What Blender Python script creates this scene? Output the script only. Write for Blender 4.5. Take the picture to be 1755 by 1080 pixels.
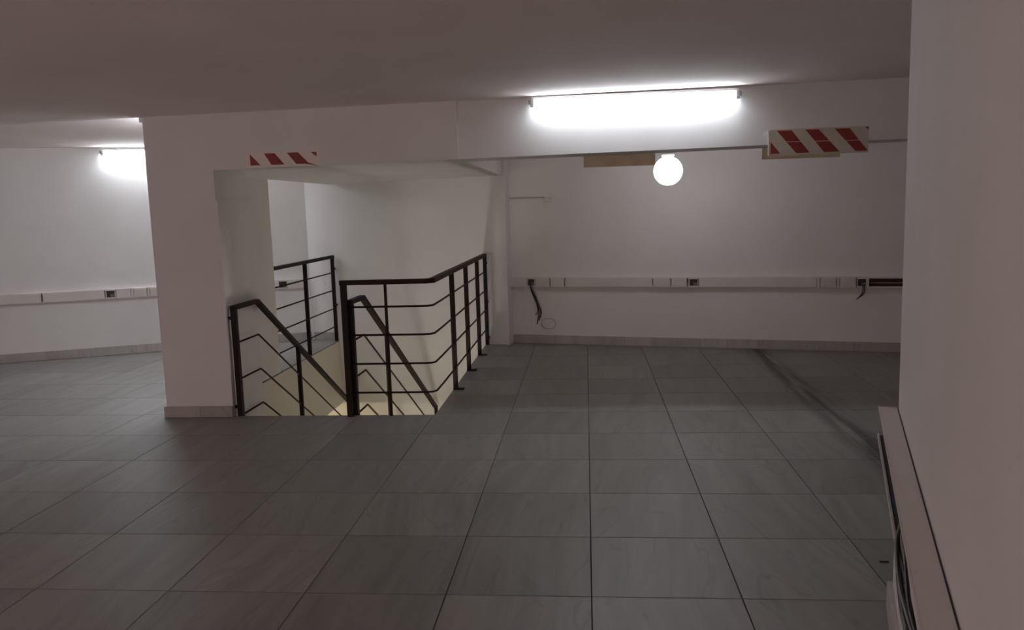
import bpy, bmesh, math, random
from mathutils import Vector, Matrix

# ------------------------------------------------------------------ camera, world, exposure
scene = bpy.context.scene
COL = scene.collection
for o in list(bpy.data.objects):
    bpy.data.objects.remove(o, do_unlink=True)

F_PX, YAW, PITCH, ROLL, EYE = 1388.9, -0.0931, -0.1309, -0.0303, 1.5744
fw = Vector((math.sin(YAW)*math.cos(PITCH), math.cos(YAW)*math.cos(PITCH), math.sin(PITCH)))
rt0 = Vector((math.cos(YAW), -math.sin(YAW), 0.0))
up0 = rt0.cross(fw)
rt = rt0*math.cos(ROLL) + up0*math.sin(ROLL)
up = -rt0*math.sin(ROLL) + up0*math.cos(ROLL)
cam_data = bpy.data.cameras.new('camera')
cam_data.sensor_fit = 'HORIZONTAL'
cam_data.sensor_width = 36.0
cam_data.lens = F_PX/1755.0*36.0
cam_data.clip_start = 0.05
cam = bpy.data.objects.new('camera', cam_data)
COL.objects.link(cam)
cam.matrix_world = Matrix(((rt.x, up.x, -fw.x, 0), (rt.y, up.y, -fw.y, 0), (rt.z, up.z, -fw.z, EYE), (0, 0, 0, 1)))
scene.camera = cam

world = bpy.data.worlds.new('world'); scene.world = world
world.use_nodes = True
world.node_tree.nodes['Background'].inputs['Color'].default_value = (0.02, 0.02, 0.02, 1)
world.node_tree.nodes['Background'].inputs['Strength'].default_value = 0.0

TUBE_COLOR, TUBE_POWER = (0.86, 0.93, 1.0), 20.5      # cool fluorescent tubes
LEFT_POWER = 38.0
GLOBE_POWER = 4.0
LOWER_POWER = 60.0                                    # unseen warm lamp added on the floor below to light the stairwell
STAIR_POWER = 35.0                                    # unseen lamp added under the front edge to brighten the stairwell
REAR_POWER = 1.27                                     # reddish fill from a glowing panel added behind the camera
vs = scene.view_settings
vs.view_transform = 'Standard'; vs.look = 'None'; vs.gamma = 1.0
vs.use_curve_mapping = False
vs.exposure = 1.48
scene.cycles.max_bounces = 10
scene.cycles.diffuse_bounces = 7
scene.cycles.sample_clamp_indirect = 6.0

random.seed(4)

# ------------------------------------------------------------------ plan of the room (metres, z = 0 on the tiles)
def ceil_z(x): return 2.378 + 0.009*x
def beam_z(x): return 1.957 + 0.0095*x
BACK_A = math.atan(-0.2385)           # back wall direction
LEFT_A = math.atan(0.4303)            # left wall direction
BACK_P = (-0.905, 9.431)              # left end of the recessed back wall
STAIR_P = (-1.13, 9.327)              # a point of the wall behind the stairs
LEFT_P = (-3.45, 9.885)               # corner of left wall and stairwell wall
RIGHT_P = (1.153, 3.072)              # free corner of the right wall
RIGHT_D = Vector((0.2873, 0.9578, 0)) # its direction, away from the camera
BEAM_Y = 6.05
HOLE = dict(x0=-3.10, x1=-1.19, y0=6.07)

# ------------------------------------------------------------------ materials
def mat_new(name):
    m = bpy.data.materials.new(name); m.use_nodes = True
    nt = m.node_tree
    return m, nt, nt.nodes['Principled BSDF'], nt.nodes['Material Output']

def plain(name, color, rough=0.5, metal=0.0, var=0.06, scale=9.0, bump=0.0, spec=0.5):
    m, nt, b, out = mat_new(name)
    geo = nt.nodes.new('ShaderNodeNewGeometry')
    n = nt.nodes.new('ShaderNodeTexNoise'); n.inputs['Scale'].default_value = scale; n.inputs['Detail'].default_value = 5
    nt.links.new(geo.outputs['Position'], n.inputs['Vector'])
    r = nt.nodes.new('ShaderNodeValToRGB')
    r.color_ramp.elements[0].position = 0.3; r.color_ramp.elements[1].position = 0.7
    r.color_ramp.elements[0].color = tuple(c*(1-var) for c in color)+(1,)
    r.color_ramp.elements[1].color = tuple(min(1, c*(1+var)) for c in color)+(1,)
    nt.links.new(n.outputs['Fac'], r.inputs['Fac'])
    nt.links.new(r.outputs['Color'], b.inputs['Base Color'])
    b.inputs['Roughness'].default_value = rough
    b.inputs['Metallic'].default_value = metal
    b.inputs['Specular IOR Level'].default_value = spec
    if bump:
        n2 = nt.nodes.new('ShaderNodeTexNoise'); n2.inputs['Scale'].default_value = scale*14; n2.inputs['Detail'].default_value = 3
        nt.links.new(geo.outputs['Position'], n2.inputs['Vector'])
        bp = nt.nodes.new('ShaderNodeBump'); bp.inputs['Strength'].default_value = bump; bp.inputs['Distance'].default_value = 0.004
        nt.links.new(n2.outputs['Fac'], bp.inputs['Height'])
        nt.links.new(bp.outputs['Normal'], b.inputs['Normal'])
    return m

def glow(name, color, strength):
    m = bpy.data.materials.new(name); m.use_nodes = True
    nt = m.node_tree; nt.nodes.clear()
    e = nt.nodes.new('ShaderNodeEmission'); out = nt.nodes.new('ShaderNodeOutputMaterial')
    e.inputs['Color'].default_value = tuple(color)+(1,); e.inputs['Strength'].default_value = strength
    nt.links.new(e.outputs[0], out.inputs['Surface'])
    return m

def tile_material(name, base, streak, stain=True):
    """grey porcelain with long soft veins; every tile is shifted and toned by its own random number"""
    m, nt, b, out = mat_new(name)
    L = nt.links.new
    tc = nt.nodes.new('ShaderNodeTexCoord'); oi = nt.nodes.new('ShaderNodeObjectInfo')
    geo = nt.nodes.new('ShaderNodeNewGeometry')
    mul = nt.nodes.new('ShaderNodeMath'); mul.operation = 'MULTIPLY'; mul.inputs[1].default_value = 37.0
    L(oi.outputs['Random'], mul.inputs[0])
    comb = nt.nodes.new('ShaderNodeCombineXYZ'); L(mul.outputs[0], comb.inputs[0]); L(mul.outputs[0], comb.inputs[2])
    add = nt.nodes.new('ShaderNodeVectorMath'); add.operation = 'ADD'
    L(tc.outputs['Object'], add.inputs[0]); L(comb.outputs[0], add.inputs[1])
    rot = nt.nodes.new('ShaderNodeVectorRotate'); rot.rotation_type = 'Z_AXIS'; 
    ra = nt.nodes.new('ShaderNodeMapRange'); ra.inputs['To Min'].default_value = -0.16; ra.inputs['To Max'].default_value = 0.22
    fr = nt.nodes.new('ShaderNodeMath'); fr.operation = 'FRACT'; L(mul.outputs[0], fr.inputs[0]); L(fr.outputs[0], ra.inputs['Value'])
    L(ra.outputs[0], rot.inputs['Angle'])
    L(add.outputs[0], rot.inputs['Vector'])
    mp = nt.nodes.new('ShaderNodeMapping'); mp.inputs['Scale'].default_value = (8.5, 0.7, 1.0)
    L(rot.outputs[0], mp.inputs['Vector'])
    n1 = nt.nodes.new('ShaderNodeTexNoise'); n1.inputs['Scale'].default_value = 1.0; n1.inputs['Detail'].default_value = 7
    n1.inputs['Roughness'].default_value = 0.6; n1.inputs['Distortion'].default_value = 0.6
    L(mp.outputs[0], n1.inputs['Vector'])
    r1 = nt.nodes.new('ShaderNodeValToRGB')
    r1.color_ramp.elements[0].position = 0.30; r1.color_ramp.elements[0].color = tuple(c*(1-streak) for c in base)+(1,)
    r1.color_ramp.elements[1].position = 0.68; r1.color_ramp.elements[1].color = tuple(c*(1+streak*0.6) for c in base)+(1,)
    L(n1.outputs['Fac'], r1.inputs['Fac'])
    # thin dark veins
    mp2 = nt.nodes.new('ShaderNodeMapping'); mp2.inputs['Scale'].default_value = (3.2, 0.55, 1.0)
    L(rot.outputs[0], mp2.inputs['Vector'])
    n2 = nt.nodes.new('ShaderNodeTexNoise'); n2.inputs['Scale'].default_value = 1.0; n2.inputs['Detail'].default_value = 4; n2.inputs['Distortion'].default_value = 0.9
    L(mp2.outputs[0], n2.inputs['Vector'])
    sub = nt.nodes.new('ShaderNodeMath'); sub.operation = 'SUBTRACT'; sub.inputs[1].default_value = 0.5; L(n2.outputs['Fac'], sub.inputs[0])
    ab = nt.nodes.new('ShaderNodeMath'); ab.operation = 'ABSOLUTE'; L(sub.outputs[0], ab.inputs[0])
    rv = nt.nodes.new('ShaderNodeMapRange'); rv.inputs['From Min'].default_value = 0.0; rv.inputs['From Max'].default_value = 0.012
    rv.inputs['To Min'].default_value = 0.84; rv.inputs['To Max'].default_value = 1.0
    L(ab.outputs[0], rv.inputs['Value'])
    mixv = nt.nodes.new('ShaderNodeVectorMath'); mixv.operation = 'SCALE'; L(r1.outputs['Color'], mixv.inputs[0]); L(rv.outputs[0], mixv.inputs['Scale'])
    # tone of each tile
    tr = nt.nodes.new('ShaderNodeMapRange'); tr.inputs['To Min'].default_value = 0.88; tr.inputs['To Max'].default_value = 1.10
    L(oi.outputs['Random'], tr.inputs['Value'])
    mix2 = nt.nodes.new('ShaderNodeVectorMath'); mix2.operation = 'SCALE'; L(mixv.outputs[0], mix2.inputs[0]); L(tr.outputs[0], mix2.inputs['Scale'])
    last = mix2.outputs[0]
    if stain:
        # dirt dragged along one joint near the right wall
        sx = nt.nodes.new('ShaderNodeSeparateXYZ'); L(geo.outputs['Position'], sx.inputs[0])
        mp3 = nt.nodes.new('ShaderNodeMapping'); mp3.inputs['Scale'].default_value = (14.0, 0.8, 1.0); mp3.inputs['Rotation'].default_value = (0, 0, 0.03)
        L(geo.outputs['Position'], mp3.inputs['Vector'])
        n3 = nt.nodes.new('ShaderNodeTexNoise'); n3.inputs['Scale'].default_value = 1.0; n3.inputs['Detail'].default_value = 5; n3.inputs['Distortion'].default_value = 0.4
        L(mp3.outputs[0], n3.inputs['Vector'])
        d = nt.nodes.new('ShaderNodeMath'); d.operation = 'SUBTRACT'; d.inputs[1].default_value = 1.78; L(sx.outputs['X'], d.inputs[0])
        da = nt.nodes.new('ShaderNodeMath'); da.operation = 'ABSOLUTE'; L(d.outputs[0], da.inputs[0])
        band = nt.nodes.new('ShaderNodeMapRange'); band.interpolation_type = 'SMOOTHSTEP'
        band.inputs['From Min'].default_value = 0.03; band.inputs['From Max'].default_value = 0.17
        band.inputs['To Min'].default_value = 1.0; band.inputs['To Max'].default_value = 0.0
        L(da.outputs[0], band.inputs['Value'])
        nr = nt.nodes.new('ShaderNodeMapRange'); nr.inputs['From Min'].default_value = 0.36; nr.inputs['From Max'].default_value = 0.56
        L(n3.outputs['Fac'], nr.inputs['Value'])
        pm = nt.nodes.new('ShaderNodeMath'); pm.operation = 'MULTIPLY'; L(band.outputs[0], pm.inputs[0]); L(nr.outputs[0], pm.inputs[1])
        inv = nt.nodes.new('ShaderNodeMapRange'); inv.inputs['To Min'].default_value = 1.0; inv.inputs['To Max'].default_value = 0.30
        L(pm.outputs[0], inv.inputs['Value'])
        mix3 = nt.nodes.new('ShaderNodeVectorMath'); mix3.operation = 'SCALE'; L(last, mix3.inputs[0]); L(inv.outputs[0], mix3.inputs['Scale'])
        last = mix3.outputs[0]
    L(last, b.inputs['Base Color'])
    rr = nt.nodes.new('ShaderNodeMapRange'); rr.inputs['To Min'].default_value = 0.42; rr.inputs['To Max'].default_value = 0.58
    L(n1.outputs['Fac'], rr.inputs['Value']); L(rr.outputs[0], b.inputs['Roughness'])
    b.inputs['Specular IOR Level'].default_value = 0.5
    return m

M = {}
M['wall'] = plain('white_wall_paint', (0.80, 0.79, 0.785), 0.85, var=0.025, scale=2.2, bump=0.12, spec=0.2)
M['ceiling'] = plain('white_ceiling_paint', (0.93, 0.835, 0.80), 0.9, var=0.03, scale=1.6, bump=0.10, spec=0.15)
M['cream'] = plain('cream_stair_paint', (0.78, 0.75, 0.68), 0.85, var=0.02, scale=2.0, bump=0.1, spec=0.2)
M['tile'] = tile_material('grey_porcelain_tile', (0.235, 0.227, 0.214), 0.22)
M['skirting'] = tile_material('grey_skirting_tile', (0.46, 0.44, 0.42), 0.12, stain=False)
M['grout'] = plain('dark_grout', (0.055, 0.052, 0.048), 0.9, var=0.15, scale=20)
M['concrete'] = plain('slab_concrete', (0.45, 0.44, 0.42), 0.9, var=0.08, scale=6)
M['rail'] = plain('dark_brown_painted_steel', (0.016, 0.008, 0.007), 0.55, var=0.2, scale=30, spec=0.18)
M['pvc'] = plain('white_pvc_trunking', (0.70, 0.66, 0.64), 0.45, var=0.03, scale=8)
M['pvc_plate'] = plain('white_plastic_plate', (0.66, 0.63, 0.61), 0.4, var=0.03, scale=8)
M['black'] = plain('black_socket_plastic', (0.02, 0.018, 0.017), 0.5, var=0.2, scale=60)
M['inside_shade'] = plain('trunking_inside_shade', (0.05, 0.04, 0.035), 0.8, var=0.2, scale=20)  # shade inside the open channels, put into the colour
M['cable_black'] = plain('dark_cable_sheath', (0.03, 0.024, 0.022), 0.5, var=0.2, scale=40)
M['cable_grey'] = plain('grey_cable_sheath', (0.16, 0.15, 0.14), 0.5, var=0.1, scale=40)
M['cable_cream'] = plain('cream_cable_sheath', (0.55, 0.48, 0.30), 0.5, var=0.1, scale=40)
M['batten'] = plain('white_batten_enamel', (0.62, 0.62, 0.62), 0.4, var=0.03)
M['holder'] = plain('grey_lampholder_plastic', (0.35, 0.35, 0.36), 0.5, var=0.05)
M['sign_white'] = plain('cream_sign_film', (0.60, 0.545, 0.46), 0.5, var=0.04, scale=12)
M['sign_red'] = plain('red_sign_film', (0.26, 0.030, 0.024), 0.5, var=0.10, scale=14)
M['sign_pale'] = plain('pale_sign_film', (0.86, 0.79, 0.73), 0.5, var=0.03, scale=12)
M['cable_pale'] = plain('pale_cable_sheath', (0.36, 0.36, 0.34), 0.5, var=0.1, scale=40)
M['beige'] = plain('beige_foam_board', (0.74, 0.62, 0.44), 0.8, var=0.12, scale=7)
M['tube'] = glow('fluorescent_tube_glow', TUBE_COLOR, TUBE_POWER)
M['tube_left'] = glow('fluorescent_tube_glow_newer', TUBE_COLOR, LEFT_POWER)
M['globe'] = glow('opal_globe_glow', (1.0, 0.97, 0.98), GLOBE_POWER)
M['lower'] = glow('warm_lower_fill_glow', (1.0, 0.86, 0.55), LOWER_POWER)
M['stair_fill'] = glow('warm_stair_fill_glow', (1.0, 0.93, 0.82), STAIR_POWER)
M['rear'] = glow('rear_fill_glow', (1.0, 0.765, 0.72), REAR_POWER)
M['duct'] = plain('grey_white_conduit', (0.42, 0.39, 0.37), 0.6, var=0.05)
M['steel'] = plain('brushed_metal_trim', (0.5, 0.5, 0.5), 0.35, metal=0.8, var=0.05)

# ------------------------------------------------------------------ mesh helpers
def add_box(bm, x0, x1, y0, y1, z0, z1, bev=0.0):
    r = bmesh.ops.create_cube(bm, size=1.0)
    for v in r['verts']:
        v.co = Vector(((x0+x1)/2 + v.co.x*(x1-x0), (y0+y1)/2 + v.co.y*(y1-y0), (z0+z1)/2 + v.co.z*(z1-z0)))
    if bev:
        es = list({e for v in r['verts'] for e in v.link_edges})
        bmesh.ops.bevel(bm, geom=es, offset=bev, segments=1, affect='EDGES', profile=0.5)
    return bm

def add_prism(bm, poly, z0, z1):
    """upright prism over a plan polygon; z0 and z1 may be functions of x"""
    f0 = z0 if callable(z0) else (lambda x: z0)
    f1 = z1 if callable(z1) else (lambda x: z1)
    lo = [bm.verts.new((x, y, f0(x))) for x, y in poly]
    hi = [bm.verts.new((x, y, f1(x))) for x, y in poly]
    n = len(poly)
    bm.faces.new(hi); bm.faces.new(lo[::-1])
    for i in range(n):
        bm.faces.new((lo[i], lo[(i+1) % n], hi[(i+1) % n], hi[i]))
    return bm

def add_face_prism(bm, poly, y0, y1):
    """slab standing in the xz plane, between y0 and y1"""
    a = [bm.verts.new((x, y0, z)) for x, z in poly]
    b = [bm.verts.new((x, y1, z)) for x, z in poly]
    n = len(poly)
    bm.faces.new(a); bm.faces.new(b[::-1])
    for i in range(n):
        bm.faces.new((a[i], b[i], b[(i+1) % n], a[(i+1) % n]))
    return bm

def add_bar(bm, pts, w, h=None, sides=4, closed=False):
    """bar of section w x h (sides=4) or round tube of diameter w along a polyline, mitred"""
    h = h or w
    P = [Vector(p) for p in pts]
    n = len(P); rings = []
    for i in range(n):
        d0 = (P[i]-P[i-1]).normalized() if i > 0 else (P[1]-P[0]).normalized()
        d1 = (P[i+1]-P[i]).normalized() if i < n-1 else d0
        t = (d0+d1).normalized()
        ref = Vector((0, 0, 1)) if abs(t.z) < 0.95 else Vector((0, 1, 0))
        s = t.cross(ref).normalized(); u = s.cross(t).normalized()
        k = 1.0/max(0.45, d0.dot(t))
        ring = []
        bend = (d1-d0)
        bn = bend.normalized() if bend.length > 1e-5 else None
        for j in range(sides):
            if sides == 4:
                cs, cu = ((-1, -1), (1, -1), (1, 1), (-1, 1))[j]
                off = s*(cs*w/2) + u*(cu*h/2)
            else:
                a = 2*math.pi*j/sides
                off = s*(math.cos(a)*w/2) + u*(math.sin(a)*w/2)
            if bn is not None:
                c = off.dot(bn); off = off + bn*(c*(k-1))
            ring.append(bm.verts.new(P[i]+off))
        rings.append(ring)
    for i in range(n-1):
        for j in range(sides):
            bm.faces.new((rings[i][j], rings[i][(j+1) % sides], rings[i+1][(j+1) % sides], rings[i+1][j]))
    bm.faces.new(rings[0][::-1]); bm.faces.new(rings[-1])
    return bm

def add_lathe(bm, prof, seg=32, axis='z'):
    """solid of revolution; prof = [(r, h)]"""
    rings = []
    for r, hh in prof:
        ring = []
        for j in range(seg):
            a = 2*math.pi*j/seg
            if axis == 'z': co = (r*math.cos(a), r*math.sin(a), hh)
            elif axis == 'y': co = (r*math.cos(a), hh, r*math.sin(a))
            else: co = (hh, r*math.cos(a), r*math.sin(a))
            ring.append(bm.verts.new(co))
        rings.append(ring)
    for i in range(len(rings)-1):
        for j in range(seg):
            bm.faces.new((rings[i][j], rings[i][(j+1) % seg], rings[i+1][(j+1) % seg], rings[i+1][j]))
    bm.faces.new(rings[0][::-1]); bm.faces.new(rings[-1])
    return bm

def obj(name, bm, mat, parent=None, smooth=False, loc=None, rotz=None):
    bmesh.ops.recalc_face_normals(bm, faces=bm.faces[:])
    me = bpy.data.meshes.new(name); bm.to_mesh(me); bm.free()
    if smooth:
        for p in me.polygons: p.use_smooth = True
    me.materials.append(M[mat] if isinstance(mat, str) else mat)
    o = bpy.data.objects.new(name, me); COL.objects.link(o)
    if parent: o.parent = parent
    if loc: o.location = loc
    if rotz is not None: o.rotation_euler = (0, 0, rotz)
    return o

def NB(): return bmesh.new()
def box(name, mat, parent, *a, bev=0.0): return obj(name, add_box(NB(), *a, bev=bev), mat, parent)
def bar(name, mat, parent, pts, w, h=None, sides=4): return obj(name, add_bar(NB(), pts, w, h, sides), mat, parent, smooth=sides > 4)

def struct(o): o['kind'] = 'structure'; return o
def tag(o, label, cat, group=None):
    o['label'] = label; o['category'] = cat
    if group: o['group'] = group
    return o
def thing(name, label, cat, loc=(0, 0, 0), rotz=0.0, group=None):
    o = bpy.data.objects.new(name, None); COL.objects.link(o)
    o.empty_display_size = 0.1
    o.location = loc; o.rotation_euler = (0, 0, rotz)
    return tag(o, label, cat, group)

def wall_line(p, a, x): return p[1] + math.tan(a)*(x-p[0])
def stair_y(x): return wall_line(STAIR_P, BACK_A, x)
def back_y(x): return wall_line(BACK_P, BACK_A, x)
def left_y(x): return wall_line(LEFT_P, LEFT_A, x)
def right_x(y): return RIGHT_P[0] + (y-RIGHT_P[1])*RIGHT_D.x/RIGHT_D.y

# ------------------------------------------------------------------ the setting: slab, tiles
TOP = 2.47
bm = NB()
add_box(bm, -9.2, 5.2, -4.7, HOLE['y0'], -0.25, -0.009)
add_box(bm, HOLE['x1'], 5.2, HOLE['y0'], 9.75, -0.25, -0.009)
add_box(bm, -9.2, HOLE['x0'], HOLE['y0'], 10.2, -0.25, -0.009)
floor = struct(obj('floor', bm, 'grout'))

def clip(poly, a, b, c):
    """keep a*x + b*y <= c"""
    out = []
    for i in range(len(poly)):
        p, q = poly[i], poly[(i+1) % len(poly)]
        dp, dq = a*p[0]+b*p[1]-c, a*q[0]+b*q[1]-c
        if dp <= 0: out.append(p)
        if (dp < 0 < dq) or (dq < 0 < dp):
            t = dp/(dp-dq); out.append((p[0]+t*(q[0]-p[0]), p[1]+t*(q[1]-p[1])))
    return out
def area(poly):
    return abs(sum(poly[i][0]*poly[(i+1) % len(poly)][1]-poly[(i+1) % len(poly)][0]*poly[i][1] for i in range(len(poly))))/2 if len(poly) > 2 else 0

T, GAP, CH = 0.6, 0.0044, 0.0014
X0, Y0 = -0.0018, 3.1284
def tile_bm(bm, poly, dx=0.0, dy=0.0):
    n = len(poly)
    cx, cy = sum(p[0] for p in poly)/n, sum(p[1] for p in poly)/n
    def ins(p, d):
        v = Vector((p[0]-cx, p[1]-cy)); l = v.length
        return (p[0]-v.x/l*d*1.4, p[1]-v.y/l*d*1.4)
    lo = [bm.verts.new((p[0]+dx, p[1]+dy, -0.010)) for p in poly]
    mi = [bm.verts.new((p[0]+dx, p[1]+dy, -CH)) for p in poly]
    hi = [bm.verts.new((*[a+b for a, b in zip(ins(p, CH), (dx, dy))], 0.0)) for p in poly]
    bm.faces.new(hi)
    for i in range(n):
        j = (i+1) % n
        bm.faces.new((lo[i], lo[j], mi[j], mi[i])); bm.faces.new((mi[i], mi[j], hi[j], hi[i]))
sq = [(-T/2+GAP/2, -T/2+GAP/2), (T/2-GAP/2, -T/2+GAP/2), (T/2-GAP/2, T/2-GAP/2), (-T/2+GAP/2, T/2-GAP/2)]
bm = NB(); tile_bm(bm, sq)
full_me = bpy.data.meshes.new('tile'); bmesh.ops.recalc_face_normals(bm, faces=bm.faces[:]); bm.to_mesh(full_me); bm.free()
full_me.materials.append(M['tile'])

def in_view(x, y):
    d = Vector((x, y, -EYE)); z = d.dot(fw)
    if z < 0.3: return False
    px, py = 877.5+F_PX*d.dot(rt)/z, 540-F_PX*d.dot(up)/z
    return -110 < px < 1870 and py < 1200
BW, SW, LW = math.tan(BACK_A), math.tan(BACK_A), math.tan(LEFT_A)
rest = NB(); n_tiles = 0
for i in range(-16, 9):
    for j in range(-13, 12):
        cx, cy = X0+(i+0.5)*T, Y0+(j+0.5)*T
        base = [(p[0]+cx, p[1]+cy) for p in sq]
        pieces = [base]
        if cx+T/2 > HOLE['x0'] and cx-T/2 < HOLE['x1'] and cy+T/2 > HOLE['y0']:
            far = clip(base, 0, -1, -HOLE['y0'])
            pieces = [clip(base, 0, 1, HOLE['y0']), clip(far, -1, 0, -HOLE['x1']) if far else [], clip(far, 1, 0, HOLE['x0']) if far else []]
        for poly in pieces:
            if not poly: continue
            uncut = poly is base
            before = area(poly)
            p0, tn = (BACK_P, BW) if cx > -0.91 else (STAIR_P, SW)
            poly = clip(poly, -tn, 1, p0[1]-tn*p0[0])
            if poly: poly = clip(poly, -LW, 1, LEFT_P[1]-LW*LEFT_P[0])
            if not poly or area(poly) < 0.0015: continue
            uncut = uncut and area(poly) > before-1e-6
            vis = any(in_view(x, y) for x, y in poly)
            behind = cx > right_x(cy)+0.25 and cy < 3.2
            if vis and not behind:
                if uncut:
                    o = bpy.data.objects.new('tile', full_me); COL.objects.link(o)
                else:
                    b2 = NB(); tile_bm(b2, [(x-cx, y-cy) for x, y in poly])
                    o = obj('tile', b2, 'tile')
                o.parent = floor; o.location = (cx, cy, 0); n_tiles += 1
            else:
                tile_bm(rest, poly)
o = obj('distant_tiles', rest, 'tile', floor); o['kind'] = 'stuff'
print('tiles', n_tiles)

# ------------------------------------------------------------------ walls
def long_wall(name, p, a, s0, s1, z0, z1, th, mat='wall'):
    bm = NB(); add_box(bm, s0, s1, 0, th, z0, z1)
    return struct(obj(name, bm, mat, loc=(p[0], p[1], 0), rotz=a))
wall_back = long_wall('wall_back', BACK_P, BACK_A, -0.25, 6.2, -0.009, TOP, 0.2)
bm = NB()
ca = math.cos(BACK_A)
s_l, s_r = (LEFT_P[0]-STAIR_P[0])/ca, (-0.905-STAIR_P[0])/ca
add_box(bm, s_l-0.06, s_r, 0, 0.36, -0.009, TOP)
wall_stair = struct(obj('wall_stairwell', bm, 'wall', loc=(STAIR_P[0], STAIR_P[1], 0), rotz=BACK_A))
bm = NB(); add_box(bm, s_l-3.2, s_r+0.1, 0, 0.36, -2.75, -0.009)
struct(obj('wall_lower_back', bm, 'wall', loc=(STAIR_P[0], STAIR_P[1], 0), rotz=BACK_A))
wall_left = long_wall('wall_left', LEFT_P, LEFT_A, -6.6, 0.12, -0.009, TOP, 0.2)
# far left end and the wall behind the camera
struct(obj('wall_far_left', add_box(NB(), -9.2, -9.0, -4.7, 8.2, -0.009, TOP), 'wall'))
struct(obj('wall_rear', add_box(NB(), -9.0, 0.5, -2.6, -2.4, -0.009, TOP), 'wall'))
# right wall: a leg that ends at a free corner, then turns away to the right
a_r = math.atan2(RIGHT_D.y, RIGHT_D.x)
bm = NB()
n_r = Vector((RIGHT_D.y, -RIGHT_D.x, 0))
P = Vector((RIGHT_P[0], RIGHT_P[1], 0))
q0 = P - RIGHT_D*8.3
poly = [(q0.x, q0.y), ((q0+n_r*0.2).x, (q0+n_r*0.2).y), ((P+n_r*0.2-RIGHT_D*0.2).x, (P+n_r*0.2-RIGHT_D*0.2).y),
        ((P+n_r*4.0-RIGHT_D*0.2).x, (P+n_r*4.0-RIGHT_D*0.2).y), ((P+n_r*4.0).x, (P+n_r*4.0).y), (P.x, P.y)]
add_prism(bm, poly, 0.0, TOP)
wall_right = struct(obj('wall_right', bm, 'wall'))
struct(obj('wall_far_right', add_box(NB(), 4.7, 4.9, 1.9, 8.3, -0.009, TOP), 'wall'))

# column wall beside the stairs with a lower pilaster standing in front of the stairwell
COLX0, COLX1, COLX2 = -3.365, -3.10, -2.807
wall_col = struct(obj('wall_column', add_prism(NB(), [(COLX0, BEAM_Y+0.018), (COLX0+0.018, BEAM_Y), (COLX1, BEAM_Y), (COLX1, 7.82), (COLX0, 7.82)], -0.009, TOP), 'wall'))
struct(obj('wall_pilaster', add_prism(NB(), [(COLX1, BEAM_Y), (COLX2-0.014, BEAM_Y), (COLX2-0.014, 6.655), (COLX1, 6.655)], -0.8, TOP), 'wall'))
struct(obj('trim_6', add_prism(NB(), [(COLX2-0.0139, BEAM_Y-0.001), (COLX2, BEAM_Y-0.001), (COLX2, 6.656), (COLX2-0.0139, 6.656)], -0.8, 1.70), 'wall'))

# dropped slab over the stairs (its front face is the left beam) and the right beam
struct(obj('trim_1', add_prism(NB(), [(COLX2-0.014, BEAM_Y), (-0.928, BEAM_Y), (-0.936, 9.28), (COLX1, 9.80), (COLX1, 6.655), (COLX2-0.014, 6.655)], beam_z, TOP), 'wall'))
struct(obj('trim_2', add_prism(NB(), [(-0.928, BEAM_Y+0.014), (4.7, BEAM_Y+0.014), (4.7, 6.43), (-0.928, 6.43)], beam_z, TOP), 'wall'))
# ceilings: the one over the camera is a few centimetres lower than the one behind the beams
struct(obj('ceiling', add_prism(NB(), [(-9.2, -4.7), (5.2, -4.7), (5.2, BEAM_Y+0.01), (-9.2, BEAM_Y+0.01)], ceil_z, 2.6), 'ceiling'))
struct(obj('ceiling', add_prism(NB(), [(-9.2, BEAM_Y+0.01), (5.2, BEAM_Y+0.01), (5.2, 10.6), (-9.2, 10.6)], 2.405, 2.6), 'ceiling'))

# stairwell sides and the floor below
struct(obj('wall_well_left', add_box(NB(), -6.2, HOLE['x0'], 6.66, 9.9, -0.80, -0.25), 'cream'))
struct(obj('trim_3', add_box(NB(), HOLE['x0']-0.001, HOLE['x0']+0.008, 6.66, 9.80, -0.25, -0.011), 'cream'))
struct(obj('trim_4', add_box(NB(), HOLE['x1']-0.008, HOLE['x1']+0.001, 6.08, 9.30, -0.25, -0.011), 'cream'))
struct(obj('trim_5', add_box(NB(), COLX2, HOLE['x1'], HOLE['y0']-0.001, HOLE['y0']+0.008, -0.25, -0.011), 'cream'))
struct(obj('wall_well_right', add_box(NB(), HOLE['x1'], HOLE['x1']+0.15, 6.0, 9.4, -2.75, -0.25), 'cream'))
struct(obj('wall_lower_front', add_box(NB(), -6.2, HOLE['x1'], 5.9, 6.03, -2.75, -0.25), 'cream'))
struct(obj('wall_lower_left', add_box(NB(), -6.35, -6.2, 5.9, 10.6, -2.75, -0.25), 'cream'))
struct(obj('floor_lower', add_box(NB(), -6.35, -1.0, 5.9, 10.8, -2.9, -2.75), 'tile'))
stairs = thing('staircase', 'tiled stairs leading down through the opening in the floor', 'stairs', (-2.0, 6.08, 0))
stairs['kind'] = 'structure'
RISE, GO = 0.175, 0.288
for k in range(10):
    y = 0.05+k*GO
    z = -RISE*(k+1)
    box('tread', 'tile', stairs, -0.79, 0.20, y-0.02, y+GO, z-0.03, z)
    box('riser', 'skirting', stairs, -0.79, 0.20, y, y+0.015, z, z+RISE-0.031)

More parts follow.
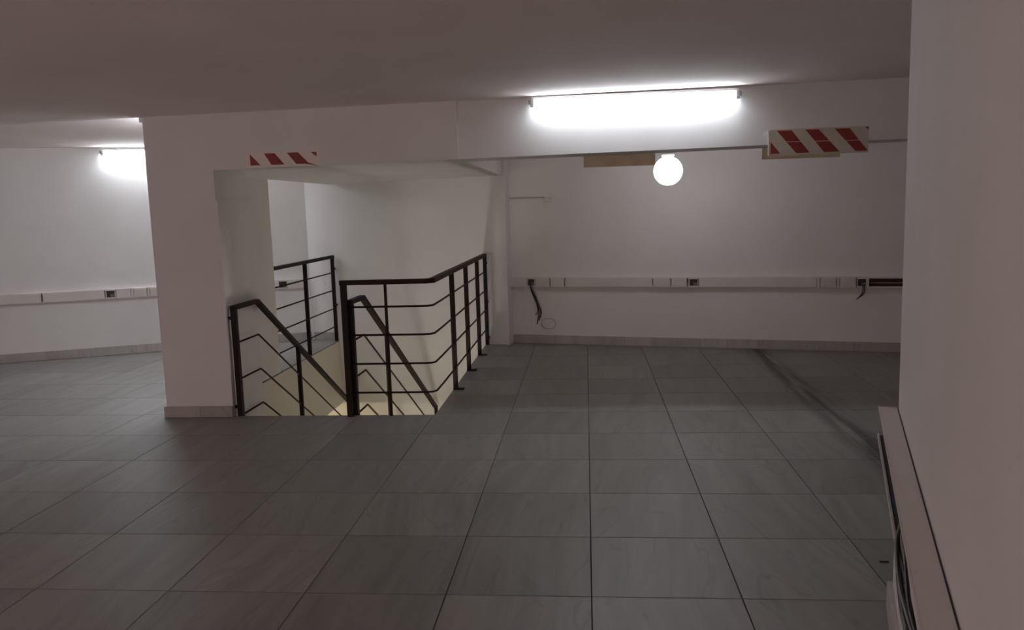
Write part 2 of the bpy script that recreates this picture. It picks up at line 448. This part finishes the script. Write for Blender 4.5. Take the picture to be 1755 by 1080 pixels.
# ------------------------------------------------------------------ skirting tiles
def skirting(name, loc, a, joints, z=0.10, th=0.012):
    base = struct(obj(name, add_box(NB(), joints[0], joints[-1], -th*0.6, -0.0005, 0.0, z-0.003), 'grout', loc=(loc[0], loc[1], 0), rotz=a))
    for s0, s1 in zip(joints[:-1], joints[1:]):
        box('skirting_tile', 'skirting', base, s0+0.001, s1-0.001, -th, -0.0007, 0.0005, z, bev=0.0012)
    return base
def s_of(x, p, a): return (x-p[0])/math.cos(a)
jb = [s_of(x, BACK_P, BACK_A) for x in (-0.868, -0.36, 0.12, 0.42, 0.728, 1.238, 1.509, 1.829, 2.42, 2.75, 3.35, 3.95, 4.6)]
skirting('baseboard_back', BACK_P, BACK_A, jb)
jl = [s_of(x, LEFT_P, LEFT_A) for x in (-8.9, -8.3, -7.75, -7.2, -6.65, -6.1, -5.86, -5.345, -4.8, -4.25, -3.7, -3.475)]
skirting('baseboard_left', LEFT_P, LEFT_A, jl)
skirting('baseboard_stairwell', STAIR_P, BACK_A, [s_of(x, STAIR_P, BACK_A) for x in (-3.44, -3.12)])
skirting('baseboard_column', (COLX0, BEAM_Y), 0.0, [-0.012, 0.29, 0.556], z=0.088)
skirting('baseboard_column_side', (COLX0, 7.80), -math.pi/2, [0.0, 0.55, 1.15, 1.749], z=0.088)
# baseboard of the right wall: faces the room on its left side
skirting('baseboard_right', RIGHT_P, a_r+math.pi, [-0.018, 0.45, 1.05, 1.65, 2.25, 2.85, 3.45, 4.05, 4.65], z=0.10, th=0.02)

# ------------------------------------------------------------------ railings
BZ = (0.858, 0.640, 0.415, 0.188)          # heights of the four infill bars
RZ = 1.048                                 # centre of the guard handrail

# guard along the front and right edges of the stairwell
gx, gy = -1.853, 6.038
g = thing('guard_railing', 'L-shaped dark brown metal guard railing around the front and right stairwell edge', 'railing', (gx, gy, 0))
cx_, cy_ = -1.168-gx, 0.0
ex, ey = -1.168-gx, 9.305-gy
bar('handrail', 'rail', g, [(-0.026, 0, RZ), (cx_-0.05, 0, RZ), (cx_-0.004, 0.045, RZ), (ex, ey+0.01, RZ)], 0.044, 0.036)
bar('post', 'rail', g, [(0, 0, 0.0), (0, 0, RZ-0.012)], 0.042, 0.042)
bar('post', 'rail', g, [(0.323, 0.006, 0.0), (0.323, 0.006, RZ-0.012)], 0.020, 0.016)
for yy in (6.955, 7.79, 8.615, 9.305):
    p_ = bar('post', 'rail', g, [(ex, yy-gy, 0.0), (ex, yy-gy, RZ-0.012)], 0.040, 0.032)
    if yy < 9.2:
        box('foot_plate', 'rail', p_, ex-0.02, ex+0.075, yy-gy-0.025, yy-gy+0.025, 0.0, 0.012)
for z in BZ:
    bar('infill_bar', 'rail', g, [(0.01, 0, z), (cx_-0.075, 0, z), (cx_-0.03, 0.012, z), (cx_-0.004, 0.055, z), (ex, 0.3, z), (ex, ey, z)], 0.016, sides=8)
for z in (0.955, 0.50, 0.085):
    bar('wall_bracket', 'rail', g, [(ex+0.01, ey, z), (ex+0.022, ey+0.052, z)], 0.022, 0.022)

# handrails of the flight of stairs
def stair_rail(name, label, x, y0, yk, z0, slope, y1, mid, side, end_post):
    t = thing(name, label, 'railing', (x, y0, 0), group='sloping stair handrails')
    yk -= y0; y1 -= y0
    zz = lambda y, z: z - slope*(y-yk)
    bar('handrail', 'rail', t, [(0, -0.022, z0), (0, yk, z0), (0, y1, zz(y1, z0))], 0.044, 0.034)
    bar('post', 'rail', t, [(0, 0, -0.12), (0, 0, z0-0.01)], 0.042, 0.042)
    for ym in mid:
        bar('post', 'rail', t, [(0, ym-y0, zz(ym-y0, -0.42)), (0, ym-y0, zz(ym-y0, z0)-0.01)], 0.036, 0.030)
    for z in (0.585, 0.292, 0.0):
        bar('infill_bar', 'rail', t, [(0, 0.01, z), (0, yk-0.012, z), (0, yk+0.02, z-0.016), (0, y1, zz(y1, z))], 0.016, sides=8)
    if end_post:
        bar('end_post', 'rail', t, [(0, y1, zz(y1, z0)+0.018), (0, y1, zz(y1, z0)-1.0)], 0.036, 0.036)
    if side:
        for z in (0.785, 0.072):
            bar('wall_bracket', 'rail', t, [(-0.012, 0, z), (-0.044, 0, z)], 0.024, 0.024)
    return t
stair_rail('stair_handrail', 'sloping dark metal stair handrail bracketed to the white column', -2.762, 6.092, 6.545, 0.866, 0.600, 9.30, (7.44,), True, True)
stair_rail('stair_handrail', 'sloping dark metal stair handrail starting beside the tall corner guard post', -1.822, 6.094, 6.43, 0.893, 0.565, 9.36, (7.17,), False, True)

# guard on the far left edge of the stairwell
lx = -3.115
t = thing('edge_guard_railing', 'straight dark metal guard railing behind the column, reaching the far wall', 'railing', (lx, 7.83, 0))
y_end = stair_y(lx)-7.83
bar('handrail', 'rail', t, [(0, -0.005, RZ), (0, y_end-0.03, RZ)], 0.044, 0.036)
for yy in (8.757-7.83, y_end-0.05):
    p_ = bar('post', 'rail', t, [(0, yy, 0.0), (0, yy, RZ-0.012)], 0.038, 0.034)
for z in BZ:
    bar('infill_bar', 'rail', t, [(0, -0.005, z-0.004), (0, y_end-0.05, z-0.004)], 0.016, sides=8)
bar('wall_bracket', 'rail', t, [(0.0, y_end-0.05, 0.90), (0.012, y_end, 0.90)], 0.022, 0.022)
bar('wall_bracket', 'rail', t, [(0.0, y_end-0.05, 0.45), (0.012, y_end, 0.45)], 0.022, 0.022)

# ------------------------------------------------------------------ lamps
def tube_light(label, loc, a, length, tube_off=0.05, lamp_mat='tube'):
    """batten fixture: local x along the tube, -y into the room, z = 0 at the ceiling corner"""
    t = thing('fluorescent_light', label, 'light fixture', loc, a, 'fluorescent tube lights')
    h = length/2
    box('batten', 'batten', t, -h-0.02, h+0.02, -tube_off-0.016, -0.001, -0.030, -0.012, bev=0.003)
    for s in (-1, 1):
        e = box('lampholder', 'holder', t, s*h-0.014+s*0.016, s*h+0.014+s*0.016, -tube_off-0.018, -tube_off+0.018, -0.085, -0.028, bev=0.004)
        box('clip', 'holder', e, s*h+s*0.026-0.018, s*h+s*0.026+0.018, -tube_off+0.005, -0.004, -0.062, -0.030, bev=0.003)
    bm = NB(); add_lathe(bm, [(0.010, -h+0.002), (0.0132, -h+0.004), (0.0132, -h+0.03), (0.0132, h-0.03), (0.0132, h-0.004), (0.010, h-0.002)], 16, 'x')
    o = obj('tube', bm, lamp_mat, t, smooth=True); o.location = (0, -tube_off, -0.060)
    return t
tube_light('bare fluorescent tube at the top of the white beam, above the globe lamp', (0.362, BEAM_Y+0.014, ceil_z(0.36)), 0.0, 1.43, 0.042)
xl = -5.495
tube_light('bare fluorescent tube high on the left wall beyond the column', (xl+0.73*math.cos(LEFT_A), left_y(xl+0.73*math.cos(LEFT_A)), 2.395), LEFT_A, 1.43, 0.05, 'tube_left')
tube_light('fluorescent tube at the ceiling on the hidden side of the column, only its end showing', (COLX0, 6.86, 2.402), -math.pi/2, 1.43, 0.035, 'tube_left')

# opal globe hanging from the ceiling just behind the beam
GX, GY, GZ, GR = 0.790, 7.90, 1.881, 0.136
lamp = thing('globe_lamp', 'glowing white opal globe lamp seen just under the beam', 'lamp', (GX, GY, GZ))
obj('opal_glass', add_lathe(NB(), [(GR*math.sin(math.pi*k/20), -GR*math.cos(math.pi*k/20)) for k in range(1, 20)], 40), 'globe', lamp, smooth=True)
obj('fitting', add_lathe(NB(), [(0.045, GR-0.006), (0.062, GR+0.004), (0.062, GR+0.035), (0.030, GR+0.050)], 24), 'batten', lamp, smooth=True)
obj('rod', add_lathe(NB(), [(0.008, GR+0.050), (0.008, 2.39-GZ)], 12), 'batten', lamp, smooth=True)
obj('canopy', add_lathe(NB(), [(0.03, 2.375-GZ), (0.055, 2.388-GZ), (0.055, 2.4045-GZ)], 24), 'batten', lamp, smooth=True)

# unseen fill lights added: lower-floor lamp, stairwell lamp, glowing panel behind the camera
lo = thing('lower_fill_lamp', 'added warm round fill lamp on the lower floor left of the stairs', 'lamp', (-4.3, 8.2, -0.80))
obj('base_ring', add_lathe(NB(), [(0.17, -0.0005), (0.18, -0.012), (0.17, -0.03)], 32), 'batten', lo, smooth=True)
obj('diffuser', add_lathe(NB(), [(0.16*math.cos(k*math.pi/16), -0.03-0.07*math.sin(k*math.pi/16)) for k in range(0, 8)], 32), 'lower', lo, smooth=True)
sl = thing('stair_fill_lamp', 'added warm round fill lamp on the stairwell wall below the front floor edge', 'lamp', (-1.47, 6.03, -0.72))
obj('base_ring', add_lathe(NB(), [(0.125, 0.0005), (0.13, 0.012), (0.12, 0.03)], 32, 'y'), 'batten', sl, smooth=True)
obj('diffuser', add_lathe(NB(), [(0.115*math.cos(k*math.pi/16), 0.03+0.07*math.sin(k*math.pi/16)) for k in range(0, 8)], 32, 'y'), 'stair_fill', sl, smooth=True)
WX0, WX1, WZ0, WZ1, WY = -6.2, -1.7, 0.15, 1.45, -2.399
bm = NB()
for b in ((WX0-0.06, WX1+0.06, WZ1, WZ1+0.06), (WX0-0.06, WX1+0.06, WZ0-0.06, WZ0), (WX0-0.06, WX0, WZ0, WZ1), (WX1, WX1+0.06, WZ0, WZ1), (-4.72, -4.68, WZ0, WZ1), (-3.22, -3.18, WZ0, WZ1)):
    add_box(bm, b[0], b[1], WY, WY+0.05, b[2], b[3])
fill_frame = struct(obj('fill_panel_1', bm, 'batten'))
for x0, x1 in ((WX0, -4.72), (-4.68, -3.22), (-3.18, WX1)):
    box('fill_pane', 'rear', fill_frame, x0, x1, WY, WY+0.02, WZ0, WZ1)

# ------------------------------------------------------------------ hazard boards and foam strips on the beams
def skew_stripe(x0t, x1t, x0b, x1b, zt, zb): return [(x0b, zb), (x1b, zb), (x1t, zt), (x0t, zt)]
def hazard(label, x0, x1, z0, z1, y, stripes, th=0.006, film='sign_white'):
    t = thing('hazard_sign', label, 'sign', (x0, y, z0))
    obj('board', add_face_prism(NB(), [(0, 0), (x1-x0, 0), (x1-x0, z1-z0), (0, z1-z0)], -th, 0), film, t)
    for poly in stripes:
        obj('stripe', add_face_prism(NB(), [(px-x0, pz-z0) for px, pz in poly], -th-0.0012, -th), 'sign_red', t)
    return t
zt, zb = 2.066, 1.905
hz = hazard('larger red and white striped hazard board on the beam near the right wall', 1.326, 2.008, 1.893, 2.076, BEAM_Y+0.0135,
    [skew_stripe(1.374, 1.476, 1.510, 1.604, zt, zb), skew_stripe(1.573, 1.665, 1.704, 1.811, zt, zb),
     skew_stripe(1.773, 1.877, 1.921, 2.004, zt, zb), [(1.332, 1.904), (1.400, 1.904), (1.332, 1.988)], [(1.982, 2.072), (2.006, 2.050), (2.006, 2.072)]])
obj('crease', add_bar(NB(), [(0.002, -0.0075, 0.094), (0.680, -0.0075, 0.086)], 0.003, 0.004), 'sign_white', hz)
obj('side_edge', add_box(NB(), -0.012, 0.0, -0.008, -0.0005, 0.0, 0.178), 'sign_white', hz)
zt, zb = 2.041, 1.955
hl = hazard('small red and white striped hazard strip on the beam above the stairs', -2.56, -1.985, 1.937, 2.050, BEAM_Y-0.0005,
    [[(-2.522, 1.955), (-2.443, 1.955), (-2.522, 2.040)], skew_stripe(-2.410, -2.328, -2.357, -2.256, zt, zb),
     [(-2.165, 1.956), (-2.09, 1.953), (-1.995, 1.938), (-2.02, 1.946), (-2.07, 1.962), (-2.146, 2.041), (-2.232, 2.041)], [(-2.048, 2.040), (-2.003, 2.003), (-2.003, 2.040)]], th=0.004, film='sign_pale')
def foam(label, x0, x1, y, z0, z1):
    t = thing('foam_strip', label, 'foam strip', (x0, y, z0))
    box('strip', 'beige', t, 0, x1-x0, 0, 0.02, 0, z1-z0, bev=0.003)
    box('backing_film', 'sign_white', t, 0.004, x1-x0-0.004, 0.0205, 0.022, 0.004, z1-z0-0.004)
    return t
foam('plain beige strip hanging below the beam beside the globe lamp', -0.006, 0.546, 6.432, 1.872, 2.07)
foam('plain beige strip hanging behind the larger hazard board', 1.352, 1.93, 6.432, 1.886, 2.08)

# ------------------------------------------------------------------ wall trunking
def trunking(label, loc, a, s0, s1, z0, z1, depth, segs):
    t = thing('dado_trunking', label, 'cable trunking', loc, a)
    bm = NB(); add_box(bm, s0, s1, -0.004, -0.0005, z0, z1); add_box(bm, s0, s1, -depth, -0.004, z1-0.004, z1)
    add_box(bm, s0, s1, -depth, -0.004, z0, z0+0.004)
    add_box(bm, s0, s1, -depth, -depth+0.004, z1-0.016, z1-0.004); add_box(bm, s0, s1, -depth, -depth+0.004, z0+0.004, z0+0.016)
    obj('channel', bm, 'pvc', t)
    for a0, a1, kind in segs:
        if kind == 'cover':
            box('cover', 'pvc', t, a0+0.003, a1-0.003, -depth-0.006, -depth-0.0005, z0+0.006, z1-0.006, bev=0.002)
        elif kind == 'plate':
            p_ = box('blank_plate', 'pvc_plate', t, a0+0.004, a1-0.004, -depth-0.012, -depth-0.0005, z0+0.003, z1-0.003, bev=0.003)
            box('insert', 'pvc_plate', p_, a0+0.022, a1-0.022, -depth-0.015, -depth-0.012, z0+0.022, z1-0.022, bev=0.002)
        elif kind == 'joint':
            box('joint_collar', 'pvc_plate', t, a0, a1, -depth-0.010, -depth-0.0005, z0-0.001, z1+0.001, bev=0.002)
        elif kind in ('socket', 'socket_cream'):
            bm = NB()
            for b in ((a0, a0+0.008, z0+0.004, z1-0.004), (a1-0.008, a1, z0+0.004, z1-0.004), (a0+0.008, a1-0.008, z0+0.004, z0+0.020), (a0+0.008, a1-0.008, z1-0.020, z1-0.004)):
                add_box(bm, b[0], b[1], -depth-0.010, -depth-0.0005, b[2], b[3])
            f_ = obj('socket_frame', bm, 'pvc_plate', t)
            box('socket_well', 'black', f_, a0+0.008, a1-0.008, -depth-0.002, -depth+0.004, z0+0.020, z1-0.020)
            m_ = (a0+a1)/2
            box('contact_block', 'cable_grey', f_, m_-0.002, a1-0.012, -depth-0.006, -depth-0.002, z0+0.024, (z0+z1)/2)
        elif kind == 'open':
            box('channel_shade', 'inside_shade', t, a0, a1, -0.010, -0.0045, z0+0.005, z1-0.005)  # dark sheet painting the shade inside the uncovered channel
            c_ = bar('inner_wire', 'cable_cream', t, [(a0+0.01, -depth*0.45, z0+0.05), ((a0+a1)/2, -depth*0.5, z0+0.048), (a1-0.01, -depth*0.4, z0+0.052)], 0.007, sides=6)
            bar('inner_wire', 'cable_black', t, [(a0+0.01, -depth*0.3, z0+0.03), ((a0+a1)/2, -depth*0.35, z0+0.024), (a1-0.01, -depth*0.3, z0+0.034)], 0.012, sides=6)
    return t
S = lambda x: s_of(x, BACK_P, BACK_A)
B0, B1 = 0.664, 0.776
segs = [(-0.872, -0.672, 'cover'), (-0.668, -0.578, 'socket'), (-0.576, -0.404, 'plate'), (-0.402, -0.236, 'plate'), (-0.232, 0.738, 'cover'),
        (0.740, 0.930, 'plate'), (0.932, 1.102, 'plate'), (1.118, 1.216, 'socket'), (1.220, 2.384, 'cover'), (2.386, 2.412, 'joint'),
        (2.414, 2.568, 'plate'), (2.570, 2.594, 'joint'), (2.596, 2.752, 'plate'), (2.756, 2.846, 'socket'), (2.848, 2.866, 'joint'), (2.868, 4.4, 'open')]
trunking('long white dado trunking with dark sockets across the back wall', (BACK_P[0], BACK_P[1], 0), BACK_A, S(-0.872), S(4.4), B0, B1, 0.05,
         [(S(a0), S(a1), k) for a0, a1, k in segs])
SL = lambda x: s_of(x, LEFT_P, LEFT_A)
segs = [(-8.6, -7.4, 'cover'), (-7.39, -6.2, 'cover'), (-6.19, -5.600, 'cover'), (-5.590, -5.495, 'socket'), (-5.490, -5.345, 'plate'), (-5.343, -5.318, 'joint'), (-5.316, -5.182, 'plate'),
        (-5.180, -5.158, 'joint'), (-5.156, -3.815, 'cover'), (-3.812, -3.715, 'socket'), (-3.712, -3.53, 'cover')]
trunking('white dado trunking along the left wall, passing behind the column', (LEFT_P[0], LEFT_P[1], 0), LEFT_A, SL(-8.6), SL(-3.53), 0.667, 0.782, 0.05,
         [(SL(a0), SL(a1), k) for a0, a1, k in segs])

# open trunking on the right wall, its cover gone and cables showing
t = thing('open_dado_trunking', 'open white trunking with missing cover on the near right wall', 'cable trunking', (RIGHT_P[0], RIGHT_P[1], 0), a_r+math.pi)
D, Z0, Z1, LN = 0.066, 0.672, 0.791, 4.4
obj('back_plate', add_box(NB(), -0.012, LN, -0.007, -0.003, Z0, Z1-0.006), 'pvc', t)
obj('top_flange', add_box(NB(), -0.012, LN, -D, -0.005, Z1-0.006, Z1, bev=0.001), 'pvc', t)
bm = NB(); add_box(bm, -0.012, LN, -D, -D+0.004, Z1-0.020, Z1-0.006); add_box(bm, -0.012, LN, -D-0.003, -D, Z1-0.007, Z1+0.001)
obj('top_lip', bm, 'pvc', t)
obj('bottom_flange', add_box(NB(), -0.012, 1.02, -D, -0.007, Z0, Z0+0.005), 'pvc', t)
obj('bottom_lip', add_box(NB(), -0.012, 1.02, -D-0.003, -D+0.003, Z0, Z0+0.014), 'pvc', t)
obj('gap_shade_strip', add_box(NB(), 0.0, LN, -0.006, -0.0006, Z1-0.010, Z1-0.004), 'black', t)  # black strip painting the shade in the gap at the wall
obj('back_shade', add_box(NB(), -0.008, LN, -0.012, -0.0072, Z0+0.006, Z1-0.010), 'inside_shade', t)  # dark sheet standing in for shade at the back of the channel
obj('bottom_shade', add_box(NB(), -0.008, 1.02, -D+0.006, -0.0125, Z0+0.0055, Z0+0.008), 'inside_shade', t)  # same painted shade along the channel bottom

def along(pts): 
    """smooth polyline through control points (Catmull-Rom)"""
    P = [Vector(p) for p in pts]; P = [P[0]]+P+[P[-1]]; out = []
    for i in range(1, len(P)-2):
        for k in range(6):
            u = k/6
            a, b, c, d = P[i-1], P[i], P[i+1], P[i+2]
            out.append(0.5*((2*b)+(c-a)*u+(2*a-5*b+4*c-d)*u*u+(3*b-a-3*c+d)*u**3))
    out.append(P[-2]); return out
cb = thing('cable_bundle', 'bundle of dark cables sagging out of the open right trunking', 'cables', (RIGHT_P[0], RIGHT_P[1], 0), a_r+math.pi)
for k in range(7):
    m_ = ('cable_black', 'cable_black', 'cable_grey', 'cable_black', 'cable_grey', 'cable_black', 'cable_grey')[k]
    dz, dy = 0.011*(k % 4), 0.010*(k//4)
    pts = [(0.02, -0.024-dy, Z0+0.030+dz), (0.5, -0.026-dy, Z0+0.026+dz), (0.95, -0.040-dy, Z0+0.030+dz)]
    for u in range(1, 8):
        s_ = 0.95+u*0.12
        sag = math.sin(min(1, u/7)*math.pi)
        pts.append((s_, -0.050-dy-0.012*sag-0.004*math.sin(k+u), Z0+0.024+dz*(1+0.3*sag)-0.038*sag-0.010*math.sin(k*2.1+u*0.6)*sag))
    pts += [(2.2, -0.040-dy, Z0+0.03+dz), (4.2, -0.04-dy, Z0+0.03+dz)]
    bar('cable', m_, cb, along(pts), 0.0085, sides=6)

# loose cables on the back wall
cx0 = -0.622
cab = thing('hanging_cable', 'dark frayed cables hanging from the leftmost socket of the back wall trunking', 'cables', (cx0, back_y(cx0), 0), BACK_A)
for k, (m_, dx) in enumerate((('cable_black', 0.0), ('cable_black', 0.012), ('cable_black', -0.008), ('cable_grey', 0.020))):
    lenk = (0.23, 0.27, 0.34, 0.30)[k]
    pts = [(dx*0.4, -0.070, 0.700), (dx*0.6-0.002, -0.074, 0.655), (0.022+dx, -0.035, 0.56), (0.058+dx, -0.018, 0.45), (0.072+dx*1.6, -0.016, 0.37), (0.045+dx*2, -0.018, lenk)]
    bar('cable', m_, cab, along(pts), 0.011 if k < 3 else 0.007, sides=6)
cab2 = thing('coiled_cable', 'thin grey cable coil lying against the back wall near the baseboard', 'cables', (cx0, back_y(cx0), 0), BACK_A)
pts = [(0.118, -0.012, 0.20)]
for k in range(0, 15):
    a_ = math.pi*1.05+k*2*math.pi/12
    pts.append((0.185+0.085*math.cos(a_), -0.012-0.0012*k, 0.235+0.062*math.sin(a_)))
bar('loop', 'cable_pale', cab2, along(pts), 0.007, sides=6)
cx1 = 2.80
cab3 = thing('cable_stub', 'short dark cable end poking down under the rightmost back wall socket', 'cables', (cx1, back_y(cx1), 0), BACK_A)
for dx in (0.0, 0.016):
    bar('cable', 'cable_black', cab3, along([(0.005+dx, -0.070, 0.700), (0.012+dx, -0.074, 0.655), (0.0+dx, -0.06, 0.60), (-0.045+dx, -0.05, 0.545 + dx)]), 0.011, sides=6)

bit = thing('floor_scrap', 'short thin black strip lying on the floor tiles near the right wall', 'scrap', (1.268, 3.482, 0.0))
bar('strip', 'cable_black', bit, [(-0.019, 0.001, 0.003), (0.0, -0.001, 0.003), (0.019, 0.0, 0.003)], 0.005, 0.005)

# slim conduit with a little junction box, upper left of the back wall
cd = thing('slim_conduit', 'short white surface conduit ending in a small box on the back wall', 'conduit', (BACK_P[0], BACK_P[1], 0), BACK_A)
box('duct', 'duct', cd, 0.02, S(-0.45), -0.014, -0.0005, 1.682, 1.696, bev=0.002)
box('junction_box', 'pvc', cd, S(-0.455), S(-0.385), -0.022, -0.0005, 1.628, 1.690, bev=0.003)
